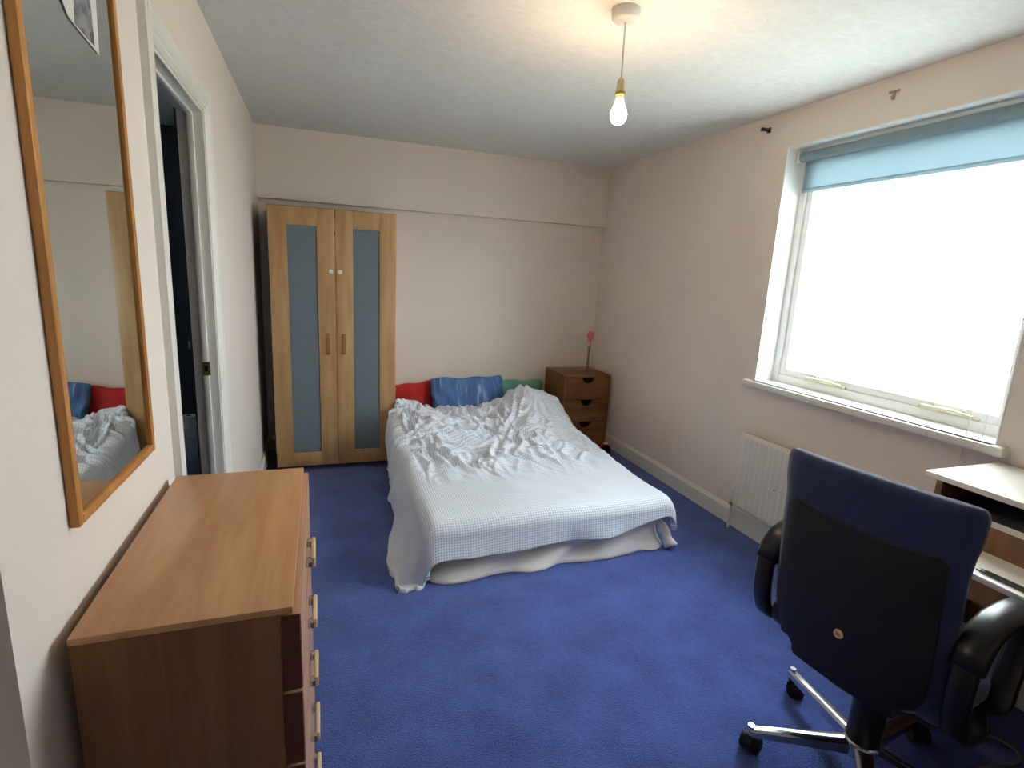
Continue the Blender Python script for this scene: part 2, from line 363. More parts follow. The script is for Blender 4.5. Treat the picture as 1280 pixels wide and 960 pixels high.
# brackets left on the wall above the window
hb = thing('curtain_bracket', 'small black curtain rail bracket on the wall above the window corner', 'bracket', (W, -1.84, 2.298))
bm = bmesh.new(); bx(bm, -.006, .0, -.012, .012, -.014, .014, bev=.002); obj('plate', bm, 'black', hb, True)
bm = bmesh.new(); tube(bm, [(-.004, 0, 0), (-.04, .004, .002), (-.05, .01, .002)], [.009, .009, .012], 10); obj('peg', bm, 'black', hb, True)
hk = thing('wall_plug_bracket', 'bare brown screw bracket and holes on the wall above the blind', 'bracket', (W, -2.541, 2.294))
bm = bmesh.new(); bx(bm, -.005, 0, -.024, .024, .008, .017, bev=.002); bx(bm, -.007, 0, -.006, .006, -.022, .012, bev=.002); obj('plate', bm, plain('rusty_grey_metal', (150, 138, 126), .6), hk, True)
bm = bmesh.new(); tube(bm, [(-.002, .0, -.012), (-.014, 0, -.012)], .0045, 10); obj('screw', bm, 'brass', hk, True)

# ------------------------------------------------------------------ pendant lamp
pl = thing('pendant_lamp', 'bare lit bulb hanging on a white cord from the ceiling rose', 'lamp', (1.432, -2.536, H))
bm = bmesh.new(); lathe(bm, [(.049, 0), (.05, -.012), (.048, -.03), (.042, -.036), (.012, -.04)], 28); obj('ceiling_rose', bm, 'white', pl, True)
bm = bmesh.new(); tube(bm, [(0, 0, -.038), (.001, 0, -.12), (.004, .002, -.19), (.003, 0, -.228)], .0035, 8); obj('cord', bm, 'white', pl, True)
bm = bmesh.new(); lathe(bm, [(.006, -.218), (.014, -.226), (.0155, -.25), (.0155, -.262), (.0175, -.263), (.0175, -.272), (.015, -.273), (.0145, -.288)], 20, (.003, 0, 0))
lh = obj('lamp_holder', bm, 'ivory', pl, True)
bm = bmesh.new(); lathe(bm, [(.018, -.263), (.0185, -.265), (.0185, -.271), (.018, -.273)], 20, (.003, 0, 0)); obj('holder_ring', bm, 'brass', lh, True)
bm = bmesh.new(); lathe(bm, [(.012, -.287), (.0145, -.296), (.02, -.310), (.0275, -.328), (.0295, -.340), (.028, -.353), (.021, -.365), (.01, -.371), (.002, -.3725)], 24, (.003, 0, 0))
obj('bulb', bm, 'bulb', pl, 'all')

# ------------------------------------------------------------------ mirror
mr = thing('wall_mirror', 'tall narrow wall mirror in a flat orange oak frame', 'mirror', (.006, -3.163, .995), math.radians(-1.2))
MH, MW, FWD = 1.20, .415, .018
for nm, a in (('frame_side', (-MW/2, -MW/2+FWD, 0, MH)), ('frame_side', (MW/2-FWD, MW/2, 0, MH)), ('frame_rail', (-MW/2+FWD, MW/2-FWD, 0, FWD)), ('frame_rail', (-MW/2+FWD, MW/2-FWD, MH-FWD, MH))):
    boxo(nm, 'oak', mr, -.001, .014, *a, bev=.002)
boxo('mirror_glass', 'mirror', mr, .001, .008, -MW/2+FWD-.004, MW/2-FWD+.004, FWD-.004, MH-FWD+.004)
pp = thing('photo_print', 'curled black and white photo print with white border stuck on the mirror glass', 'photo', (.0165, -3.064, 1.818), math.radians(-1.2))
bm = bmesh.new(); prism(bm, [(0, 0), (.022, .25), (-.165, .25), (-.160, .05), (-.125, .018), (-.09, .012)], lambda a, b, d: Vector((.001+.02*max(0, b)*abs(a)*4+d, a, b)), .0008); obj('white_border', bm, 'white', pp)
bm = bmesh.new(); prism(bm, [(-.022, .008), (-.026, .235), (-.092, .235), (-.098, .06), (-.102, .016), (-.09, .0145)], lambda a, b, d: Vector((.0022+.02*max(0, b)*abs(a)*4+d, a, b)), .0006); obj('printed_image', bm, 'paper', pp)

# ------------------------------------------------------------------ chest of drawers
cz = .857
ch = thing('chest_of_drawers', 'beech laminate chest of five drawers under the wall mirror', 'chest of drawers', (.02, -3.126, 0))
CX, CY = .327, .35
bm = bmesh.new(); bx(bm, 0, CX, -CY, CY, cz-.013, cz, bev=.0015); obj('top', bm, 'chest', ch, True)
for s in (-1, 1): boxo('side_panel', 'chest_side_shaded', ch, .002, CX-.022, s*CY-(.018 if s > 0 else 0), s*CY+(.018 if s < 0 else 0), 0, cz-.013)
boxo('back_panel', 'chest_side_shaded', ch, .002, .008, -CY+.018, CY-.018, .04, cz-.013)
boxo('plinth', 'chest_side_shaded', ch, CX-.06, CX-.045, -CY+.018, CY-.018, 0, .045)
proto = None
for k in range(5):
    z1 = cz-.016-k*.160; z0 = z1-.154
    d = thing('drawer', '', ''); del d['label']; del d['category']; bpy.data.objects.remove(d)
    d = boxo('drawer', 'chest_front', ch, CX-.021, CX+.010, -CY+.001, CY-.001, z0, z1, bev=.002)
    boxo('drawer_face', 'chest_front', d, CX+.0095, CX+.013, -CY+.002, CY-.002, z0+.001, z1-.001)
    boxo('edge_band', 'chest_edge', d, CX-.020, CX+.011, -CY-.0005, -CY+.0015, z0+.001, z1-.001)
    zc = (z0+z1)/2+.005
    h = boxo('handle', 'ivory', d, CX+.024, CX+.034, -.052, .052, zc-.013, zc+.013, bev=.003)
    for yy in (-.047, .047): boxo('handle_post', 'chrome', d, CX+.012, CX+.027, yy-.009, yy+.009, zc-.009, zc+.009, bev=.002)

# ------------------------------------------------------------------ wardrobe
wx0, wx1, wyf, wz = .096, .906, -.53, 1.808
wd = thing('wardrobe', 'birch veneer wardrobe with two frosted glass doors', 'wardrobe', ((wx0+wx1)/2, wyf/2-.02, 0))
def wb(name, mat, x0, x1, y0, y1, z0, z1, parent=wd, **k):
    ox, oy = (wx0+wx1)/2, wyf/2-.02
    return boxo(name, mat, parent, x0-ox, x1-ox, y0-oy, y1-oy, z0, z1, **k)
wb('side_panel', 'wside_shaded', wx0+.002, wx0+.02, wyf+.02, -.03, 0, wz-.018); wb('side_panel', 'birch', wx1-.02, wx1-.002, wyf+.02, -.03, 0, wz-.018)
wb('top_panel', 'wside_shaded', wx0, wx1, wyf+.018, -.03, wz-.018, wz)
wb('back_panel', 'white', wx0+.02, wx1-.02, -.036, -.03, .06, wz-.018)
wb('bottom_panel', 'birch', wx0+.02, wx1-.02, wyf+.02, -.036, .05, .068)
wb('shelf', 'white', wx0+.02, wx1-.02, wyf+.0125, -.036, .41, .428)
bm = bmesh.new(); tube(bm, [(wx0+.02-.501, 0, 1.66), (wx1-.02-.501, 0, 1.66)], .012, 12); obj('hanging_rail', bm, 'chrome', wd, True)
for di, (x0, x1, gx) in enumerate(((wx0, .5025, 1), (.5055, wx1, -1))):
    ox, oy = (wx0+wx1)/2, wyf/2-.02
    d = bpy.data.objects.new('door', None)  # door assembled as one framed leaf
    bm = bmesh.new(); st = .112
    z0, z1 = .042, wz-.004
    for a in ((x0, x0+st, z0, z1), (x1-st, x1, z0, z1)): bx(bm, a[0]-ox, a[1]-ox, wyf-oy, wyf+.018-oy, a[2], a[3], bev=.002)
    for a in ((x0+st, x1-st, z1-.115, z1), (x0+st, x1-st, z0, z0+.10)): bx(bm, a[0]-ox, a[1]-ox, wyf-oy, wyf+.018-oy, a[2], a[3], bev=.002)
    bpy.data.objects.remove(d)
    d = obj('door', bm, 'birch', wd, True)
    wb('glass_panel', 'frost', x0+st-.004, x1-st+.004, wyf+.007, wyf+.011, z0+.095, z1-.11, parent=d)
    hx = .449 if gx == 1 else .553
    wb('door_grip', 'birch_grip', hx-.012, hx+.012, wyf-.010, wyf+.003, .84, .985, parent=d, bev=.003)
    kx = .473 if gx == 1 else .533
    bm = bmesh.new(); bmesh.ops.create_cone(bm, cap_ends=True, segments=20, radius1=.016, radius2=.013, depth=.012, matrix=Matrix.Translation((kx-ox, wyf-.005-oy, 1.402)) @ Matrix.Rotation(PI/2, 4, 'X'))
    obj('round_catch', bm, 'white', d, True)
    if gx == 1:
        bm = bmesh.new(); bmesh.ops.create_cone(bm, cap_ends=True, segments=14, radius1=.006, radius2=.006, depth=.006, matrix=Matrix.Translation((.464-ox, wyf-.002-oy, 1.325)) @ Matrix.Rotation(PI/2, 4, 'X'))
        obj('keyhole_ring', bm, 'chrome', d, True)
# white shirt hanging inside
sh = thing('hanging_shirt', 'pale shirt hanging inside the wardrobe behind the frosted glass', 'shirt', (.362, -.338, .80))
bm = bmesh.new()
for i in range(9):
    for j in range(13): pass
rows = []
for j in range(15):
    z = j/14*.78; w = .17 if z < .68 else .17*(1-(z-.68)/.10*.75)
    rows.append([bm.verts.new((math.cos(a)*(.055+.012*math.sin(a*5+j*.4)), math.sin(a)*w, z)) for a in (2*PI*k/24 for k in range(24))])
for a, b in zip(rows, rows[1:]):
    for k in range(24): bm.faces.new((a[k], a[(k+1) % 24], b[(k+1) % 24], b[k]))
bm.faces.new(rows[0][::-1]); bm.faces.new(rows[-1])
obj('cloth', bm, 'white', sh, 'all')
bm = bmesh.new(); tube(bm, [(0, -.12, .76), (0, 0, .80), (0, .12, .76)], .005, 8); tube(bm, [(0, 0, .80), (0, 0, .845), (0, .012, .867), (0, 0, .88), (0, -.012, .87)], .003, 8); obj('hanger', bm, 'black', sh, True)

# ------------------------------------------------------------------ bed
BX0, BX1, BY0, BY1, BZ = .925, 2.135, -2.07, -.03, .25
bd = thing('bed', 'low double bed with a cream sheet hanging over its base', 'bed', ((BX0+BX1)/2, (BY0+BY1)/2, 0))
bo = Vector(((BX0+BX1)/2, (BY0+BY1)/2, 0))
boxo('divan_base', 'cream', bd, BX0+.01-bo.x, BX1-.01-bo.x, BY0+.03-bo.y, BY1-bo.y, .0, .12, bev=.015)
boxo('mattress', 'cream', bd, BX0-bo.x, BX1-bo.x, BY0+.012-bo.y, BY1-bo.y, .12, BZ, bev=.03, seg=3)
def sheet():
    bm = bmesh.new(); path = []
    def add(p, n, s): path.append((Vector(p), Vector(n), s))
    n = 40
    s = 0
    for i in range(n): add((BX0, -.60+(BY0+.05+.60)*i/(n-1), 0), (-1, 0, 0), i/n)
    for i in range(6):
        a = PI/2*i/5; add((BX0+.05-.05*math.cos(a), BY0+.05-.05*math.sin(a), 0), (-math.cos(a), -math.sin(a), 0), 1)
    for i in range(1, 90): add((BX0+.05+(BX1-.1-BX0)*i/90, BY0+.0*i, 0), (0, -1, 0), 1+i/45)
    for i in range(6):
        a = PI/2*i/5; add((BX1-.05+.05*math.sin(a), BY0+.05-.05*math.cos(a), 0), (math.sin(a), -math.cos(a), 0), 3)
    for i in range(1, n): add((BX1, BY0+.05+(BY1-.5-BY0-.05)*i/(n-1), 0), (1, 0, 0), 3+i/n)
    rows = []
    for j in range(17):
        t = j/16; z = BZ-.002-t*(BZ-.006); row = []
        for p, nn, s in path:
            left = sstep(BX1, BX0, p.x)
            q = noise.noise(Vector((p.x*3.2+t*1.5, p.y*3.2, t*1.2+3)))
            q2 = noise.noise(Vector((p.x*9+t*3.5, p.y*9, t*2)))
            ridge = (1-abs(q)*2.2)
            off = .003+t**1.6*(.050+.035*left) + t*(.018*ridge+.008*q2)+t*t*(1.15-t)*.07*math.sin(p.x*15+t*6+2.5*q)*(1 if nn.y < -.5 else .3)
            row.append(bm.verts.new(p+nn*max(off, .002)+Vector((0, 0, z+ (.012*t*(1-ridge)*(1-left))*0))-bo))
        rows.append(row)
    for a, b in zip(rows, rows[1:]):
        for k in range(len(a)-1): bm.faces.new((a[k], a[k+1], b[k+1], b[k]))
    return bm
o = obj('valance_sheet', sheet(), 'cream', bd, 'all'); md = o.modifiers.new('thick', 'SOLIDIFY'); md.thickness = .003
# twisted loose corner of the sheet
bm = bmesh.new(); pts = []; rad = []
for i in range(15):
    t = i/14; pts.append(Vector((2.125+.075*t, -2.05-.095*t, .185-.16*t+.02*math.sin(t*PI)))-bo); rad.append(.03-.006*math.sin(t*PI)+.004*math.sin(t*14))
tube(bm, pts, rad, 16)
for v in bm.verts: v.co += Vector((noise.noise(v.co*22), noise.noise(v.co*22+Vector((5, 0, 0))), noise.noise(v.co*22+Vector((0, 9, 0)))))*.009
obj('twisted_sheet_corner', bm, 'cream', bd, 'all')

# duvet
def duvet():
    xL, xR, yH, yF = BX0-.02, BX1+.0, -.335, BY0-.008
    NX, NY = 290, 310
    me = bpy.data.meshes.new('duvet')
    def top(x, y):
        z = .305
        z += .075*sstep(-1.25, -.45, y)*(1-.35*sstep(1.0, 1.5, x)*sstep(2.2, 1.6, x))
        z += .155*math.exp(-(abs(x-1.97)/.22)**2.6-(abs(y+.50)/.30)**2.4)
        z += .03*math.exp(-((x-1.96)/.12)**2-((y+.95)/.30)**2)
        z += .055*math.exp(-((x-1.0)/.13)**2-((y+.42)/.16)**2)
        z -= .035*math.exp(-((x-1.24)/.08)**2-((y+.56)/.09)**2)
        z += .012*noise.noise(Vector((x*2.6, y*2.6, 1)))
        m = sstep(-1.78, -1.3, y)
        fan = (x-1.55)*(.6+.5*(y+2.1))
        wx_ = .55*noise.noise(Vector((x*3.2, y*3.2, 5))); wy_ = .55*noise.noise(Vector((x*3.2, y*3.2, 15)))
        up = sstep(-1.15, -.8, y)              # nearer the pillows the creases run every way
        a = noise.noise(Vector((x*7.5+2.2*wx_+y*2*up, y*(2.6+3*up)+2.2*wy_, 2)))
        b = noise.noise(Vector((x*12+4*wx_-y*4*up, y*(3.6+4.5*up)+4*wy_, 4)))
        c = noise.noise(Vector((x*11+y*9+3*wx_, (x-y)*6+3*wy_, 7)))
        rg = lambda v: math.exp(-(v*4.2)**2)
        side = 1-.6*sstep(1.82, 2.05, x)
        lo_ = .55+.45*noise.noise(Vector((x*2.2, y*2.2, 21)))+.3
        z += m*side*lo_*(.45+.55*sstep(-.30, -.5, y))*(.046*rg(a)+.024*rg(b)+.026*rg(c))
        # long folds running down from the hump
        h = sstep(1.7, 1.95, x)*sstep(-1.75, -1.2, y)*sstep(-.25, -.55, y)
        ph = (x-1.85)*26+(y+.5)*9+1.6*noise.noise(Vector((x*3, y*2, 3)))
        z += h*.014*(math.sin(ph)+.6)
        # gentle long creases at the foot
        z += (1-m)*.005*noise.noise(Vector((x*5+y*3, y*4-x*2, 8)))
        return z
    r = .075
    def edge(s):
        th = min(s/r, PI/2); e = max(0, s-r*PI/2); return r*math.sin(th), r*(1-math.cos(th)), e
    vs, uv = [], []
    for j in range(NY+1):
        b = j/NY
        for i in range(NX+1):
            a = i/NX
            y_flat_end = yF-(.228-.085*sstep(.55, 1, a)+.010*math.sin(a*19)+.010*math.sin(a*7+2))
            Y = yH+(y_flat_end-yH)*b + .025*math.sin(a*7+1)*(1-b)
            q = sstep(-.3, -2.0, Y)
            oL = .20+.20*q+.014*math.sin(Y*9); oR = .20-.07*sstep(-.4, -1.3, Y)+.01*math.sin(Y*8)
            X = (xL-oL)+(xR-xL+oL+oR)*a
            yc = max(Y, yF); xc = min(max(X, xL), xR)
            z = top(xc, yc)
            x, y = X, Y
            drop = 0; wob = noise.noise(Vector((X*5, Y*5, 11)))
            if X < xL:
                o_, d_, e_ = edge(xL-X); fl = .12+.30*q*q+.12*wob
                x = xL-o_-fl*e_; drop += d_+e_*math.sqrt(1-min(.9, fl)**2)
                x += .012*noise.noise(Vector((Y*9, X*4, 1)))*min(1, e_*8)
            if X > xR:
                o_, d_, e_ = edge(X-xR); fl = .30+.12*wob-.15*sstep(-.8, -.45, Y)
                x = xR+o_+fl*e_; drop += d_+e_*.97
            if Y < yF:
                o_, d_, e_ = edge(yF-Y); fl = .15+.2*wob
                y = yF-o_-fl*e_; drop += d_+e_*.97
                y += .010*noise.noise(Vector((X*11, Y*4, 2)))*min(1, e_*8)
            if Y > -.62: x = max(x, .922+.008*noise.noise(Vector((Y*9, X*9, 1)))+.004) if Y > -.57 else max(x, .85)
            if Y > -.47: x = min(x, 2.30)
            z -= drop
            zmin = .014+.010*(noise.noise(Vector((X*12, Y*12, 3)))+.6)
            if z < zmin: z = zmin
            vs.append((x, y, z)); uv.append((X, Y))
    fs = [(j*(NX+1)+i, (j+1)*(NX+1)+i, (j+1)*(NX+1)+i+1, j*(NX+1)+i+1) for j in range(NY) for i in range(NX)]
    me.from_pydata(vs, [], fs)
    ul = me.uv_layers.new(name='UVMap')
    for lp in me.loops: ul.data[lp.index].uv = uv[lp.vertex_index]
    for p in me.polygons: p.use_smooth = True
    me.materials.append(M['gingham'])
    o = bpy.data.objects.new('duvet', me); C.objects.link(o)
    md = o.modifiers.new('thick', 'SOLIDIFY'); md.thickness = .026; md.offset = -1; md.use_rim = True
    return o
tag(duvet(), 'rumpled pale blue and white gingham duvet spread over the bed', 'duvet')

def pillow(name, label, w, h, t, mat, loc, rx, ry=0, rz=0, creases=0, seed=0):
    N, Kk = 44, 30; vs = []; fs = []
    def P(u, v, s):
        e = (1-abs(u)**2.6)*(1-abs(v)**2.6); zz = s*t/2*max(0, e)**.42
        cr = 1-.07*(abs(u)*abs(v))**5; pin = cr*(1-.04*(1-abs(v)**2)*abs(u)**3-.012*math.sin(v*9+seed)*abs(u)**4); pin2 = cr*(1-.10*(1-abs(u)**2)*abs(v)**3-.03*math.sin(u*8+seed)*abs(v)**4)
        x = u*w/2*pin; y = v*h/2*pin2
        e2 = min(1, e*3)
        zz += e2*s*.02*noise.noise(Vector((x*6+seed, y*6, s)))
        if creases: zz += e2*s*creases*math.sin(x*34+y*6+6*noise.noise(Vector((x*4, y*5+seed, 2))))*(.5+.5*noise.noise(Vector((x*5, y*2, seed))))
        return (x, y, zz)
    idx = {}
    for s in (1, -1):
        for j in range(Kk+1):
            for i in range(N+1):
                u = math.sin((-1+2*i/N)*PI/2); v = math.sin((-1+2*j/Kk)*PI/2)
                bord = i in (0, N) or j in (0, Kk)
                if s == -1 and bord: idx[(s, i, j)] = idx[(1, i, j)]; continue
                idx[(s, i, j)] = len(vs); vs.append(P(u, v, s))
        for j in range(Kk):
            for i in range(N):
                f = [idx[(s, i, j)], idx[(s, i+1, j)], idx[(s, i+1, j+1)], idx[(s, i, j+1)]]
                fs.append(f if s == 1 else f[::-1])
    me = bpy.data.meshes.new(name); me.from_pydata(vs, [], fs)
    for p in me.polygons: p.use_smooth = True
    me.materials.append(M[mat]); o = bpy.data.objects.new(name, me); C.objects.link(o)
    o.location = loc; o.rotation_euler = (rx, ry, rz); return tag(o, label, 'pillow')
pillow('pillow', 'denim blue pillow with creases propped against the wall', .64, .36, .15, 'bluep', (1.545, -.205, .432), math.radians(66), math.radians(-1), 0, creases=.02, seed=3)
pillow('pillow', 'red pillow between the blue pillow and the wardrobe', .46, .27, .10, 'red', (1.165, -.085, .412), math.radians(76), math.radians(-6), 0, creases=.005, seed=8)
pillow('pillow', 'sage green pillow between the blue pillow and the bedside chest', .50, .30, .09, 'green', (2.02, -.09, .405), math.radians(76), math.radians(2), 0, seed=12)

# ------------------------------------------------------------------ bedside chest
nx0, nx1, ny0, nz = 2.31, 2.738, -.43, .64
nb = thing('bedside_chest', 'brown wooden bedside chest with three drawers and half moon cutouts', 'chest', ((nx0+nx1)/2, -.225, 0))
nw = (nx1-nx0)/2; nd = .205
for s in (-1, 1): boxo('side_panel', 'brown', nb, s*nw-(.016 if s > 0 else 0), s*nw+(.016 if s < 0 else 0), -nd, nd, 0, nz-.016)
boxo('top', 'brown', nb, -nw-.002, nw+.002, -nd-.003, nd, nz-.016, nz, bev=.003)
boxo('back_panel', 'brown', nb, -nw+.016, nw-.016, nd-.01, nd, .02, nz-.016)
boxo('plinth', 'brown', nb, -nw+.016, nw-.016, -nd+.01, -nd+.025, 0, .03)
for k in range(3):
    z1 = nz-.020-k*.196; z0 = z1-.190
    poly = [(-nw+.018, z0), (nw-.018, z0), (nw-.018, z1)]
    for i in range(13):
        a = PI*i/12; poly.append((.005+.054*math.cos(a), z1-.05*math.sin(a)))
    poly.append((-nw+.018, z1))
    bm = bmesh.new(); prism(bm, poly, lambda a, b, d: Vector((a, -nd+d, b)), .014); d = obj('drawer', bm, 'brown', nb)
    boxo('drawer_inside', 'darkhole', d, -.08, .09, -nd+.03, -nd+.034, z0+.01, z1-.002)

vs_ = thing('bud_vase', 'slim clear glass vase holding one pink flower on the bedside chest', 'vase', (2.60, -.26, nz))
bm = bmesh.new(); lathe(bm, [(.026, 0), (.027, .006), (.022, .014), (.013, .022), (.011, .05), (.011, .16), (.014, .215), (.017, .226)], 20); obj('glass_body', bm, 'vase', vs_, True)
bm = bmesh.new(); tube(bm, [(0, 0, .02), (.002, 0, .12), (.008, 0, .25), (.006, 0, .272)], .003, 8); st_ = obj('stem', bm, 'stem', vs_, True)
fl = bmesh.new(); lathe(fl, [(.004, .262), (.016, .272), (.024, .295), (.025, .32), (.02, .345), (.013, .352)], 16, (.006, 0, 0)); fl_o = obj('flower', fl, 'pink', vs_, 'all')
for k in range(5):
    a = 2*PI*k/5; bm = bmesh.new(); rows = []
    for j in range(6):
        t = j/5; rr = .012+.020*math.sin(t*2.2); zc = .268+.088*t; wv = .02*math.sin(PI*(.12+.8*t))
        rows.append([bm.verts.new((.006+rr*math.cos(a+q*wv/.02*.62), rr*math.sin(a+q*wv/.02*.62), zc+(-.004*q*q))) for q in (-1, -.5, 0, .5, 1)])
    for p, q in zip(rows, rows[1:]):
        for i in range(4): bm.faces.new((p[i], p[i+1], q[i+1], q[i]))
    o = obj('petal', bm, 'pink', fl_o, 'all'); m_ = o.modifiers.new('t', 'SOLIDIFY'); m_.thickness = .0015

# red slipper on the carpet
sl = thing('slipper', 'small red slipper with white patch on the carpet before the bedside chest', 'slipper', (2.665, -.575, 0), math.radians(70))
bm = bmesh.new(); poly = [(.13*math.cos(a), .045*math.sin(a)*(1+.15*math.cos(a))) for a in (2*PI*k/28 for k in range(28))]
prism(bm, poly, lambda a, b, d: Vector((a, b, d)), .014); obj('sole', bm, 'blackrub', sl)
bm = bmesh.new(); rows = []
for j in range(9):
    t = j/8; x = -.02+.145*t; hh = .062*math.sqrt(max(0.02, 1-(t*.97)**2)); ww = .047*math.sqrt(max(.03, 1-(max(0, t-.2)/.82)**2))
    rows.append([bm.verts.new((x, ww*math.cos(q), .014+hh*math.sin(q))) for q in (PI*k/12 for k in range(13))])
for p, q in zip(rows, rows[1:]):
    for i in range(12): bm.faces.new((p[i], p[i+1], q[i+1], q[i]))
o = obj('upper', bm, 'redshoe', sl, 'all'); m_ = o.modifiers.new('t', 'SOLIDIFY'); m_.thickness = .006
bm = bmesh.new(); bmesh.ops.create_icosphere(bm, subdivisions=2, radius=.02, matrix=Matrix.Translation((.0, 0, .075)) @ Matrix.Diagonal((1, 1, .5, 1))); obj('white_patch', bm, 'white', sl, 'all')

# ------------------------------------------------------------------ radiator
RY0, RY1, RZ0, RZ1 = -3.05, -2.035, .16, .615
rd = thing('radiator', 'white ribbed panel radiator on the wall under the window', 'radiator', (W, (RY0+RY1)/2, 0))
ry = (RY1-RY0)/2
bm = bmesh.new(); N = 26; prof = []
xf = -.082
pts = []
pitch = 2*(ry-.03)/N
ys = [-ry]; 
prof.append((-ry, xf+.002)); prof.append((-ry+.03, xf))
for k in range(N):
    y = -ry+.03+k*pitch
    prof += [(y+pitch*.15, xf), (y+pitch*.3, xf+.009), (y+pitch*.7, xf+.009), (y+pitch*.85, xf)]
prof += [(ry-.03, xf), (ry, xf+.002)]
Z = [RZ0, RZ0+.02, RZ0+.045, RZ1-.045, RZ1-.02, RZ1]
rows = []
for zi, z in enumerate(Z):
    fac = (0, 0, 1, 1, 0, 0)[zi]; dx = (.01, 0, 0, 0, 0, .01)[zi]
    rows.append([bm.verts.new((xf+dx+(x-xf)*fac, y, z)) for y, x in prof])
for a, b in zip(rows, rows[1:]):
    for k in range(len(a)-1): bm.faces.new((a[k], a[k+1], b[k+1], b[k]))
bx(bm, xf+.0101, xf+.022, -ry, ry, RZ0, RZ1)
obj('front_panel', bm, 'rad', rd, True)
boxo('back_panel', 'rad', rd, -.040, -.028, -ry+.01, ry-.01, RZ0+.01, RZ1-.01, bev=.003)
boxo('top_grille', 'rad', rd, -.061, -.041, -ry+.01, ry-.01, RZ1-.016, RZ1-.006)
for yy in (-ry+.15, ry-.15): boxo('wall_bracket', 'rad', rd, -.03, 0, yy-.02, yy+.02, RZ0+.08, RZ1-.08)
bm = bmesh.new(); tube(bm, [(-.05, ry, .195), (-.05, ry+.045, .195)], .009, 10); tube(bm, [(-.05, ry+.04, .17), (-.05, ry+.04, .225), (-.05, ry+.04, .255)], [.013, .016, .014], 12)
vl = obj('valve', bm, 'white', rd, True)
bm = bmesh.new(); tube(bm, [(-.05, ry+.04, .17), (-.05, ry+.04, .148)], .012, 8); obj('valve_nut', bm, 'brass', vl)
bm = bmesh.new(); tube(bm, [(-.05, ry+.04, .15), (-.05, ry+.04, 0)], .0075, 10); obj('pipe', bm, 'rad', rd, True)
bm = bmesh.new(); bmesh.ops.create_icosphere(bm, subdivisions=1, radius=.008, matrix=Matrix.Translation((xf+.002, ry-.285, .375)) @ Matrix.Diagonal((.4, 1, 1, 1))); obj('chipped_spot', bm, 'darkhole', rd)

# ------------------------------------------------------------------ desk
dk = thing('computer_desk', 'pale topped computer desk with a raised shelf under the window', 'desk', (W-.02, -3.95, 0))
DL0, DL1 = -.80, .735
ox, oy = W-.02, -3.95
def db(name, mat, x0, x1, y0, y1, z0, z1, **k): return boxo(name, mat, dk, x0-ox, x1-ox, y0-oy, y1-oy, z0, z1, **k)
YF, YB = -3.225, -4.70
db('raised_shelf', 'desktop', 2.362, W-.02, YB, YF, .838, .858, bev=.003)
db('middle_shelf', 'desk_gap_shade', 2.327, 2.62, YB+.02, YF-.07, .767, .781)
db('shelf_lip', 'desktop', 2.318, 2.327, YB+.02, YF-.07, .766, .782)
db('upper_back', 'desk_gap_shade', 2.60, 2.612, YB+.02, YF-.05, .782, .838)
db('riser_front', 'deskwood', 2.326, 2.338, YB+.02, YF-.07, .68, .766)
db('riser', 'deskwood', 2.38, W-.04, YF-.05, YF-.03, .68, .838); db('riser', 'deskwood', 2.38, W-.04, YB+.02, YB+.04, .68, .838)
db('desktop', 'desktop', 2.140, W-.02, YB, YF-.04, .662, .68, bev=.003)
db('front_rail', 'deskwood', 2.143, 2.158, YB+.02, YF-.06, .60, .662)
for a in (YF-.07, YB+.02): db('side_panel', 'deskwood', 2.22, W-.03, a, a+.018, 0, .662)
db('modesty_panel', 'deskwood', 2.66, 2.675, YB+.04, YF-.07, .2, .662)
for px_, py_ in ((2.168, -3.61), (2.185, -3.615)):
    pc = thing('pencil', 'thin dark pencil lying along the front edge of the desk', 'pencil', (px_, py_, .6845), 0, 'pencils on the desk')
    bm = bmesh.new(); tube(bm, [(0, -.085, 0), (0, .07, 0)], .0038, 6); obj('shaft', bm, 'black', pc)
    bm = bmesh.new(); tube(bm, [(0, .07, 0), (0, .088, 0)], [.0036, .0006], 6); obj('tip', bm, 'blackrub', pc)

bm = bmesh.new(); pts = []
for i in range(40):
    t = i/39; pts.append((2.36+.16*math.sin(t*7), -3.50-.22*t+.03*math.sin(t*15), .006))
tube(bm, pts, .005, 8); tag(obj('power_cable', bm, plain('grey_cable_sheath', (120, 118, 112), .5), None, 'all'), 'grey power cable snaking over the carpet under the desk', 'cable')

